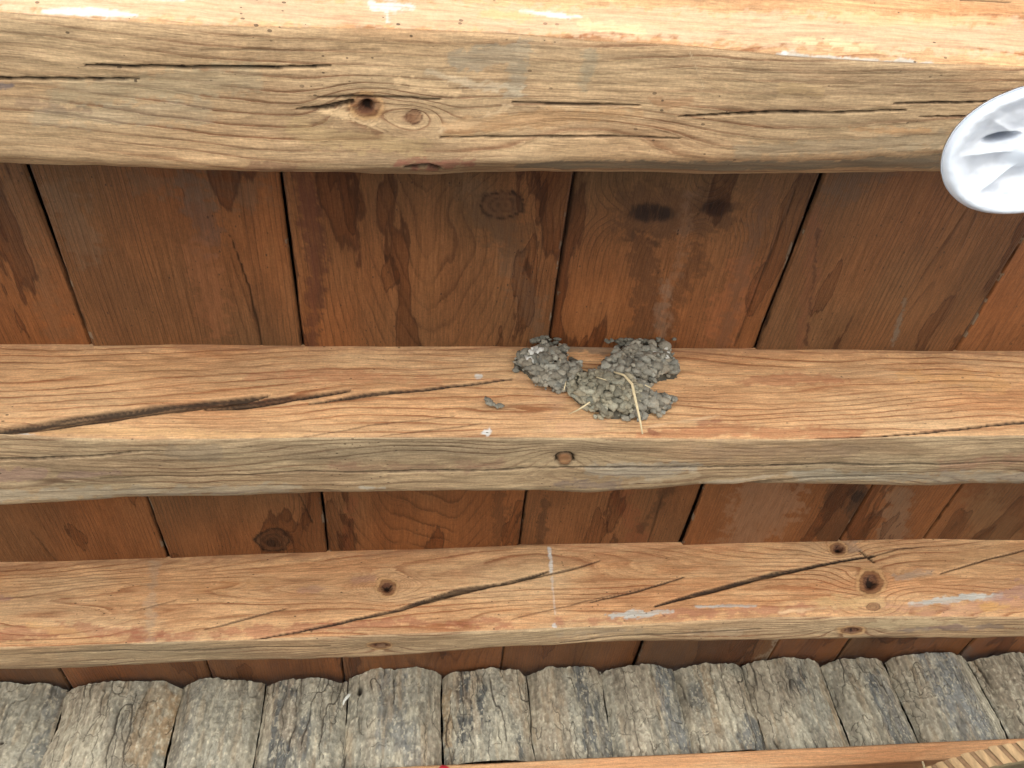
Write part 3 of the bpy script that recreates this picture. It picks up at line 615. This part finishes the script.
for q_ in range(len(joints)-1):
    i = q_-7
    x0, x1 = joints[q_], joints[q_+1]; W = x1-x0; sd_ = 1900+i*31-1000
    zt = .694-.006*abs(noise(i*3.7, 1.1, 0, 5)); zb = .518 if i not in (6, 9) else .531
    if i in (5,): zt = .697
    if i in (4,): zt = .686
    a = np.linspace(0, 1, int(W/.0011)); b = np.linspace(0, 1, 170)
    A_, B_ = np.meshgrid(a, b, indexing='ij')
    skew = {2: -.02, 1: .015}.get(i, 0)
    wl = .003*fbm(B_*3, 2.2, 0, sd_, 4)*(2.2 if i == 2 else 1); wr = .003*fbm(B_*3, 5.2, 0, sd_+1, 4)
    X_ = x0+.0006+(W-.0012)*A_+wl*(1-A_)**3*.7+wr*A_**3*.7
    zjag = .0028*fbm(A_*7, 1, 0, sd_+2, 4)
    Z_ = zb+(zt-zb)*B_+zjag*B_**6
    bul = .026*W/.15
    prof = (1-np.abs(2*A_-1)**2.8)
    prof = prof+.12*fbm(A_*2.2, B_*.5, 0, sd_+3, 2)*(prof > 0)*sst(0, .3, prof)
    # long ridges, plates and fissures of old bark
    rd = fbm(A_*W*75, B_*1.6+fbm(A_*4, B_*2, 0, sd_+4, 2)*.3, 0, sd_+5, 4)
    wx = A_*W*42+.22*fbm(A_*3, B_*3.0, 0, sd_+6, 4); fi = noise(wx, B_*.55, 0, sd_+7)
    wx2 = A_*W*90+.45*fbm(A_*6, B_*6, 0, sd_+8, 4); fi2 = noise(wx2+7, B_*1.0, 0, sd_+9)
    fis = np.exp(-(fi/.05)**2)*sst(-.35, .1, fbm(A_*3, B_*2.5, 0, sd_+10, 2)); fis2 = .7*np.exp(-(fi2/.06)**2)*sst(-.1, .3, fbm(A_*6, B_*5, 0, sd_+11, 2))
    hz = noise(A_*W*40, B_*9+.5*fbm(A_*12, B_*8, 0, sd_+14, 3), 0, sd_+15); fis3 = .45*np.exp(-(hz/.045)**2)*sst(.15, .45, fbm(A_*5, B_*4, 0, sd_+16, 2))
    def fline(f, wmm):
        ga, gb = np.gradient(f); ga = ga/(W/(f.shape[0]-1)); gb = gb/((zt-zb)/(f.shape[1]-1))
        dmm = np.abs(f)/np.maximum(np.hypot(ga, gb), 2.0)*1000
        return 1-sst(wmm*.5, wmm*1.25, dmm)
    wid = 1.2+.9*noise(A_*3, B_*6, 0, sd_+40)
    fis = fline(fi, wid)*sst(-.25, .05, fbm(A_*3, B_*2.0, 0, sd_+10, 2))
    fis2 = .85*fline(fi2, .75)*sst(-.10, .15, fbm(A_*7, B_*4, 0, sd_+11, 2))
    fis3 = .75*fline(hz, .6)*sst(.15, .35, fbm(A_*5, B_*4, 0, sd_+16, 2))
    F_ = np.clip(np.maximum(np.maximum(fis, fis2), fis3), 0, 1)
    F_ = F_*{3: .5, 1: .5}.get(i, 1.0)
    plate = sst(-.15, .25, fi)-sst(.3, .7, fi)*.5
    gr = fbm(A_*W*260, B_*26, 0, sd_+12, 4)
    hgt = .0010*rd+.0011*plate+.0010*gr-.0015*F_
    Y_ = 1.375-bul*prof-hgt
    # colour
    col = np.broadcast_to(GRY, A_.shape+(3,)).copy()
    def mixc(c, al):
        global col_
        return col*(1-al[..., None])+np.asarray(c)*al[..., None]
    lo = fbm(A_*3.5, B_*1.5, 0, sd_+13, 3); col = mixc(TAN, sst(-.3, .5, lo)*.8)
    for xf, hw, z0, z1, c, al in slab_st.get(i, []):
        d = np.abs(A_-xf+.022*fbm(B_*5, xf*9, 0, sd_+17, 3)+.014*fbm(A_*24, B_*14, 0, sd_+18, 3))
        m = (1-sst(hw*.92, hw*1.06, d))*sst(z0-.06, z0+.04, B_+.08*fbm(A_*14, B_*8, 0, sd_+19, 2))*(1-sst(z1-.04, z1+.06, B_+.08*fbm(A_*14, B_*8, 0, sd_+20, 2)))
        if z1 >= 1: m = (1-sst(hw*.92, hw*1.06, d))*sst(z0-.06, z0+.04, B_+.05*lo)
        if z0 <= 0: m = np.maximum(m*1, (1-sst(hw*.92, hw*1.06, d))*(B_ < z1*.5))
        col = mixc(c, m*al)
    col = mixc(PAL, sst(.15, .60, fbm(A_*W*120, B_*7, 0, sd_+21, 4))*.42); col = mixc(PAL*1.1, sst(.50, .66, fbm(A_*W*300, B_*34, 0, sd_+50, 2))*.6)
    col = mixc(TAN*.45, sst(.2, .8, -rd)*.45)
    col = mixc(OCH, sst(.45, .9, fbm(A_*W*90, B_*3, 0, sd_+22, 3))*.25)
    col = col*(1+.22*gr)[..., None]
    col = mixc(FIS, np.clip(F_*1.1, 0, 1)*.80)
    if i in (5,):
        hole = np.exp(-(((A_-.13)*W/.0045)**2+((B_-.82)*.175/.009)**2)**2); col = mixc(FIS*.8, hole*.95); Y_ = Y_+.008*hole
    if i == 1:
        hole = np.exp(-(((A_-.70)*W/.0032)**2+((B_-.42)*.175/.003)**2)**2); col = mixc(FIS, hole*.95); Y_ = Y_+.005*hole
    V = np.stack([X_, Y_, Z_], -1).reshape(-1, 3); n, m = A_.shape; cc = np.clip(col.reshape(-1, 3), .01, .8)
    loop = np.concatenate([np.arange(m), np.arange(1, n)*m+m-1, (n-1)*m+np.arange(m-2, -1, -1), np.arange(n-2, 0, -1)*m])
    back = V[loop].copy(); back[:, 1] = 1.392; k = len(loop); ti = n*m+np.arange(k)
    Fs = np.stack([loop, np.roll(loop, -1), np.roll(ti, -1), ti], -1)
    c2 = np.vstack([cc, np.broadcast_to((.30, .24, .13), (k, 3))]); c2 = np.hstack([c2, np.ones((len(c2), 1))])
    me = mesh_np('bark_slab', np.vstack([V, back]), np.vstack([grid_faces(n, m), Fs]), dict(col=c2), smooth=True)
    o = link('bark_slab', me, M_bark)
    tagit(o, slab_lab.get(i, 'grey bark slab beyond the edge of the picture'), 'bark slab', 'upright bark slabs under the ceiling')

# small white scrap stuck between two slabs
bm = bmesh.new()
p = [at(343.4+dx, 697+dy, 1, 1.335) for dx, dy in ((-.4, 8), (.8, 4), (3, 1), (5.5, -2), (7, -3))]
tube(bm, p, [.0008, .0020, .0028, .0026, .0006], 8)
M_scrap = plain_mat('white_feather', (.82, .85, .78), .6, .05, 200, .1)
tagit(bm_obj('feather_scrap', bm, M_scrap, smooth=True), 'tiny white curled scrap caught in the joint left of the tall pale slab', 'scrap')

# ------------------------------------------------------------------ wall, ledge, ground
M_wall = wood_mat('wall_boards', (.22, .19, .15), (.14, .11, .08), (.22, .19, .15), (.14, .11, .08), axis=0)
bm = bmesh.new(); box(bm, (0, 1.47, -.50), (6.0, .14, 2.38)); o = bm_obj('house_wall', bm, M_wall)
tagit(o, 'weathered timber house wall behind the bark slabs and the ledge', 'wall')
def wood_strip(name, x0, x1, ypts, zpts, mat, seed, dx=.003, rs=160):
    X = np.arange(x0, x1, dx); path = np.stack([ypts, zpts], -1)
    n = 14; L = []
    for a, b in zip(path[:-1], path[1:]):
        t = np.arange(n)[:, None]/n; L.append(a*(1-t)+b*t)
    L = np.concatenate(L+[path[-1:]])
    V = np.zeros((len(X), len(L), 3)); V[..., 0] = X[:, None]; V[..., 1] = L[None, :, 0]; V[..., 2] = L[None, :, 1]
    V[..., 1] += .0008*noise(V[..., 0]*9, V[..., 2]*30, 0, seed); V[..., 2] += .0008*noise(V[..., 0]*7, V[..., 1]*20, 0, seed+1)
    P = V.reshape(-1, 3); x, y, z = P.T
    ring = (y+z)*rs+1.2*fbm(x*2, z*14, y*14, seed+2, 3)
    nn = len(P); wear_shade = np.zeros(nn); tint = np.zeros((nn, 4)); dirt_shade = np.zeros(nn)
    return link(name, mesh_np(name, P, grid_faces(len(X), len(L))[:, ::-1], dict(ring=ring, wear_shade=wear_shade, dirt_shade=dirt_shade, tint=tint)), mat)
o = wood_strip('wall_ledge', -2.6, 2.7, np.array([1.402, 1.339, 1.337, 1.337, 1.339, 1.402]), np.array([.524, .524, .522, .497, .495, .495]), M_ledge, 77)
tagit(o, 'clean orange planed pine strip running under the bark slabs', 'ledge')

M_floor = plain_mat('bounce_cut_floor', (.075, .06, .045), .8, .2, 12, .3)
bm = bmesh.new(); box(bm, (0, .47, -1.66), (6, 2.0, .08)); tagit(bm_obj('floor', bm, M_floor), kind='structure')  # unseen dark floor, added to cut bounce light from below
M_ground = plain_mat('courtyard_paving', (.34, .32, .28), .9, .12, 6, .3)
bm = bmesh.new(); s = 400
bm.faces.new([bm.verts.new(p) for p in ((-s, -s, -1.7), (s, -s, -1.7), (s, s, -1.7), (-s, s, -1.7))])
tagit(bm_obj('ground', bm, M_ground), kind='structure')

# ------------------------------------------------------------------ swallow nest
nest = empty('swallow_nest', tuple(at(598, 392, 1, .59)))
tagit(nest, 'unfinished grey mud nest of pellets stuck to the middle beam', 'nest')
paths = [[(522, 361, 7), (545, 368, 16), (572, 379, 12), (592, 391, 17), (616, 397, 21), (640, 402, 13), (666, 405, 4)],
         [(612, 400, 17), (634, 374, 14), (655, 365, 14), (674, 368, 6)], [(596, 386, 9), (622, 362, 9)], [(545, 355, 10), (560, 352, 5)], [(628, 354, 5), (665, 354, 6)]]
def nest_h(u, v):
    best = np.full(np.shape(u), -9.)
    for p in paths:
        d, r = seg_dist(u, v, p); best = np.maximum(best, r-d)
    return best
PX = .00125*0.98
def nest_depth(h, u, v):
    base = .017*np.clip(h/17, 0, 1)**.55
    return base*(1-.35*np.exp(-((u-590)/16)**2-((v-370)/9)**2))
ico = bmesh.new(); bmesh.ops.create_icosphere(ico, subdivisions=2, radius=1)
iv = np.array([v.co[:] for v in ico.verts]); ifc = np.array([[v.index for v in f.verts] for f in ico.faces]); ico.free()
Vs, Fs_, Cs = [], [], []; off = 0
cnt = 0; r3 = np.random.default_rng(3); placed = []
def pellet(c, rad, colr, squash=.7):
    global off
    d = iv.copy(); sdn = int(r3.integers(9999))
    f = 1+.42*noise(d[:, 0]*1.4+5, d[:, 1]*1.4, d[:, 2]*1.4, sdn)+.20*noise(d[:, 0]*3.5, d[:, 1]*3.5, d[:, 2]*3.5, sdn+1)+.05*noise(d[:, 0]*8, d[:, 1]*8, d[:, 2]*8, sdn+2)
    d = d*f[:, None]*rad*np.array([1.1, squash, .9])*(1+.25*r3.normal(size=3).clip(-1, 1))
    th = r3.uniform(0, 6.28); R2 = np.array([[math.cos(th), 0, math.sin(th)], [0, 1, 0], [-math.sin(th), 0, math.cos(th)]])
    d = d@R2.T
    Vs.append(d+c); Fs_.append(ifc+off); off += len(d)
    cv = np.broadcast_to(colr, (len(d), 3))*(1+.10*noise(d[:, 0]*900, d[:, 1]*900, d[:, 2]*900, sdn+3))[:, None]
    Cs.append(cv)
tries = 0
while cnt < 1250 and tries < 60000:
    tries += 1
    uu, vv = r3.uniform(508, 684), r3.uniform(342, 426)
    h = float(nest_h(np.array([uu+5*noise(uu*.15, vv*.15, 0, 3)+2.5*noise(uu*.4, vv*.4, 0, 8)]), np.array([vv+5*noise(uu*.14, vv*.14, 0, 4)+2.5*noise(uu*.4, vv*.4, 0, 9)]))[0])
    if h < -1.0 or (h < 1 and r3.random() < .4): continue
    rad = (.0016+.0044*r3.random()**1.2)*(1 if h > 3 else .8)
    if any((uu-a)**2+(vv-b)**2 < (c*.48)**2 for a, b, c in placed): 
        if r3.random() < .93: continue
    placed.append((uu, vv, rad/PX))
    p = at(uu, max(vv, 347), 1, .588)
    dp = float(nest_depth(max(h, 0), uu, vv))
    p[1] -= dp*r3.uniform(.62, 1.12); p[2] = min(p[2], .696)
    base = np.array((.245, .232, .190))*r3.uniform(.62, 1.35)*(1+np.array((.03, 0, -.03))*r3.normal())
    if ((uu-532)**2+(vv-357)**2 < 110 or (uu-660)**2+(vv-358)**2 < 120) and r3.random() < .24: base = np.array((.60, .60, .56))
    if (uu-600)**2/40**2+(vv-400)**2/22**2 < 1: base = base*np.array((1.12, 1.10, 1.0))
    pellet(p, rad, base); cnt += 1
# packed mud behind the pellets, coloured dark to paint shadow between them
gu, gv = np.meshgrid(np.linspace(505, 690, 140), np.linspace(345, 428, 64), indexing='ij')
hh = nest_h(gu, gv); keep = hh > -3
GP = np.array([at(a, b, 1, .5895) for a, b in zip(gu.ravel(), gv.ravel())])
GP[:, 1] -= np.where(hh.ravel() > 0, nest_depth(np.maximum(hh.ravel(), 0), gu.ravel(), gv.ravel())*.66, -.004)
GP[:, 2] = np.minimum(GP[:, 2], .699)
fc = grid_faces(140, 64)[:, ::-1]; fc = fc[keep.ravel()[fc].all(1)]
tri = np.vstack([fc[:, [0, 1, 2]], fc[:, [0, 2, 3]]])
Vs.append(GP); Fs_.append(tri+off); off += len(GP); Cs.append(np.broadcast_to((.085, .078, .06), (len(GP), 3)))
cA = np.hstack([np.clip(np.vstack(Cs), 0, .9), np.ones((off, 1))])
link('mud_pellets', mesh_np('mud_pellets', np.vstack(Vs), np.vstack(Fs_), dict(col=cA)), M_mud, nest)
def clump(name, spots, parent=None, plane=(1, .588), size=(.0022, .0042), dpt=.002, loc=None, tone=1.0):
    global Vs, Fs_, Cs, off
    Vs, Fs_, Cs, off = [], [], [], 0
    for a, b in spots:
        p = at(a, b, *plane)
        if plane[0] == 1: p[1] -= dpt
        else: p[2] -= dpt*.5
        pellet(p, r3.uniform(*size), np.array((.20, .19, .155))*r3.uniform(.75, 1.25)*tone, .55)
    cA = np.hstack([np.clip(np.vstack(Cs), 0, .9), np.ones((off, 1))])
    me = mesh_np(name, np.vstack(Vs), np.vstack(Fs_), dict(col=cA))
    return link(name, me, M_mud, parent)
sp = [(r3.normal(546, 8), r3.uniform(335, 344)) for _ in range(14)]
clump('mud_smear', sp, nest, (2, .7), (.0022, .004), .003, tone=.75)
sp = [(r3.normal(640, 15), r3.uniform(338, 345.5)) for _ in range(34)]
clump('mud_smear', sp, nest, (2, .7), (.0022, .0045), .003, tone=.8)
def straw(pts, r):
    bm = bmesh.new(); P = []
    for (a, b, dy) in pts: P.append(at(a, b, 1, .585-dy))
    tube(bm, P, r, 7); bm_obj('straw', bm, M_straw, nest, smooth=True)
straw([(614, 372, .024), (624, 375, .028), (632, 384, .030), (636, 402, .027), (640, 420, .014), (642.5, 434, .006)], [.0008, .0012, .0015, .0013, .0011, .0007])
straw([(569, 414, .006), (578, 410, .016), (590, 402, .026)], [.0006, .0009, .0008])
straw([(566, 381, .024), (564, 390, .022)], [.0004, .0006]); straw([(645, 385, .026), (651, 388, .02)], [.0005, .0006])
straw([(596, 377, .027), (606, 380, .028)], [.0004, .0005])
o = clump('mud_crumb', [(488, 401), (490, 404), (493.5, 406), (497, 408), (499, 406.5)], None, (1, .588), (.0024, .0036), .0015)
tagit(o, 'small grey mud crumb stuck to the middle beam left of the nest', 'mud crumb')

# ------------------------------------------------------------------ white lamp cover, upper right
t = NT('white_plastic')
t.b.inputs['Base Color'].default_value = (.60, .65, .72, 1); t.b.inputs['Roughness'].default_value = .28
t.b.inputs['Subsurface Weight'].default_value = .08; t.b.inputs['Subsurface Radius'].default_value = (.01, .01, .012); t.b.inputs['Subsurface Scale'].default_value = .6
M_white = t.m
lamp_c = Vector(at(1040, 151, 1, .125)); DL = lamp_c.length
lamp = empty('ceiling_lamp', tuple(lamp_c)); tagit(lamp, 'white plastic lamp cover with folds and dark slot, beside the nearest beam', 'lamp')
view = (-lamp_c).normalized()
axis = (view*1.0+Vector((.25, .10, -.30))).normalized()
xa = Vector((1, 0, 0)); xa = (xa-axis*xa.dot(axis)).normalized(); ya = axis.cross(xa)
Rm = DL*61/FPX
nr_, na_ = 90, 260
rr = np.linspace(0, 1, nr_)[:, None]; th = np.linspace(0, 2*np.pi, na_, endpoint=False)[None, :]
lob = 1+.15*np.cos(2*(th-.35))+.01*np.cos(3*th+1)
# front: rounded rim, conical bowl with uneven folds, hub in the middle
su_, sv_ = rr*np.cos(th), rr*np.sin(th)
rim = .06*np.exp(-((rr-.90)/.10)**2)
bowl = -.10*np.exp(-((rr-.35)/.25)**2)+.18*np.exp(-(rr/.17)**2)
fold = .11*(.25+.75*np.exp(-((th-3.9)/1.1)**2))*np.abs(np.sin(th*4.5+.6+.25*np.sin(th*2)))**.7*sst(.2, .45, rr)*(1-sst(.70, .88, rr))
zz = rim+bowl-fold+.05*np.exp(-((su_-.25)/.2)**2-((sv_-.35)/.12)**2)+.014*fbm(np.cos(th)*rr*5, np.sin(th)*rr*5, 0, 61, 3)
su, sv2 = rr*np.cos(th), rr*np.sin(th)
ca, sa = math.cos(.35), math.sin(.35)
dx_, dy_ = (su+.46)*ca+(sv2-.10)*sa, -(su+.46)*sa+(sv2-.10)*ca
slot = np.exp(-((dx_/.16)**2+(dy_/.055)**2)**2)
zz = zz-.35*slot
zz = np.where(rr > .93, zz-.6*(1-np.sqrt(np.clip(1-((rr-.93)/.07)**2, 0, 1)))*.35, zz)
FV = np.stack([su*lob, sv2*lob, zz+0*th], -1).reshape(-1, 3)
nb = 24; ph = np.linspace(0, np.pi/2, nb)[1:, None]
BV = np.stack([np.cos(ph)*np.cos(th)*lob, np.cos(ph)*np.sin(th)*lob, -.05-.55*np.sin(ph)+0*th], -1).reshape(-1, 3)
AV = np.vstack([FV, BV]); Fc = grid_faces(nr_+nb-1, na_, True)
B = np.array([list(xa), list(ya), list(axis)]); WV = (AV*Rm)@B+np.array(lamp_c)
link('lamp_cover', mesh_np('lamp_cover', WV, Fc), M_white, lamp)
bm = bmesh.new(); bk = lamp_c-axis*Rm*.55
mt_ = Vector(at(1052, 154, 2, .563))
tube(bm, [bk, bk.lerp(mt_, .3), bk.lerp(mt_, .7), mt_], [.010, .007, .006, .006], 16)
tube(bm, [mt_+Vector((0, 0, -.012)), mt_+Vector((0, 0, -.010)), mt_+Vector((0, 0, .004))], [.020, .024, .024], 24)
bm_obj('lamp_stem', bm, M_white, lamp, smooth=True)

# ------------------------------------------------------------------ ribbed basket under the ledge
M_rib = plain_mat('split_cane', (.43, .28, .145), .6, .3, 160, .3, stretch=(1, 1, .3))
M_rib2 = plain_mat('cane_binding', (.27, .16, .085), .7, .2, 160, .3)
M_in = plain_mat('woven_bottom', (.20, .155, .085), .8, .25, 300, .5)
BR = .175; cen = Vector((.862, 1.20, .400)); BH = .024
bk = empty('ribbed_basket', tuple(cen)); tagit(bk, 'round tan basket with brown bindings around its rim, hanging below the ledge at lower right', 'basket')
NR = 60
bm = bmesh.new(); bm2 = bmesh.new()
for k in range(NR):
    a0 = 2*math.pi*k/NR
    for b_, rad, w_, mat in ((bm, BR, .62, 0), (bm2, BR-.0022, .38, 1)):
        n_ = 5; a1 = a0 if mat == 0 else a0+.62*2*math.pi/NR; a2 = a1+w_*2*math.pi/NR
        inn, out = [], []
        for q in range(n_+1):
            t_ = q/n_; a = a1+(a2-a1)*t_; rr_ = rad+.0016*math.sin(math.pi*t_)*(1 if mat == 0 else .4)
            lean = .05*(1 if mat == 0 else 1)
            out.append([b_.verts.new((cen.x+rr_*math.cos(a+lean*hh_/BH), cen.y+rr_*math.sin(a+lean*hh_/BH), cen.z-hh_+.0007*math.sin(k*2.7+hh_*80))) for hh_ in (0, BH*.33, BH*.66, BH)])
        for q in range(n_):
            for h_ in range(3): b_.faces.new((out[q][h_], out[q+1][h_], out[q+1][h_+1], out[q][h_+1]))
bm_obj('cane_rib', bm, M_rib, bk, smooth=True); bm_obj('binding', bm2, M_rib2, bk, smooth=True)
bm = bmesh.new(); prof_ = [(BR-.0035, 0), (BR-.0035, -BH*.98), (BR-.012, -BH*1.02), (BR*.8, -BH*.75), (.001, -BH*.6)]
rings = [[bm.verts.new((cen.x+r_*math.cos(2*math.pi*k/72), cen.y+r_*math.sin(2*math.pi*k/72), cen.z+z_)) for k in range(72)] for r_, z_ in prof_]
for r0, r1 in zip(rings[:-1], rings[1:]):
    for k in range(72): bm.faces.new((r0[k], r0[(k+1) % 72], r1[(k+1) % 72], r1[k]))
bm_obj('woven_bottom', bm, M_in, bk, smooth=True)
bm = bmesh.new()
for s_ in (.0, .09):
    bm = bmesh.new(); tube(bm, [(cen.x+s_, cen.y+BR-.02, cen.z-.004), (cen.x+s_, cen.y+BR+.02, cen.z+.02), (cen.x+s_, 1.345, cen.z+.09), (cen.x+s_, 1.345, .50)], .0016, 6)
    bm_obj('hanging_cord', bm, M_straw, bk)

# red peg tip at the foot of the slabs
M_red = plain_mat('red_plastic', (.62, .03, .05), .35, .05, 200, .05, spec=.5)
p0 = at(446, 770, 1, 1.325); bm = bmesh.new()
tube(bm, [(p0[0]-.004, 1.325, p0[2]-.05), (p0[0]-.003, 1.325, p0[2]-.01), (p0[0]-.002, 1.325, p0[2]), (p0[0]-.001, 1.325, p0[2]+.004), (p0[0], 1.325, p0[2]+.0055)], [.010, .0125, .0115, .008, .002], 16)
tagit(bm_obj('red_peg', bm, M_red, smooth=True), 'rounded red tip poking up in front of the slabs at the bottom edge', 'peg')
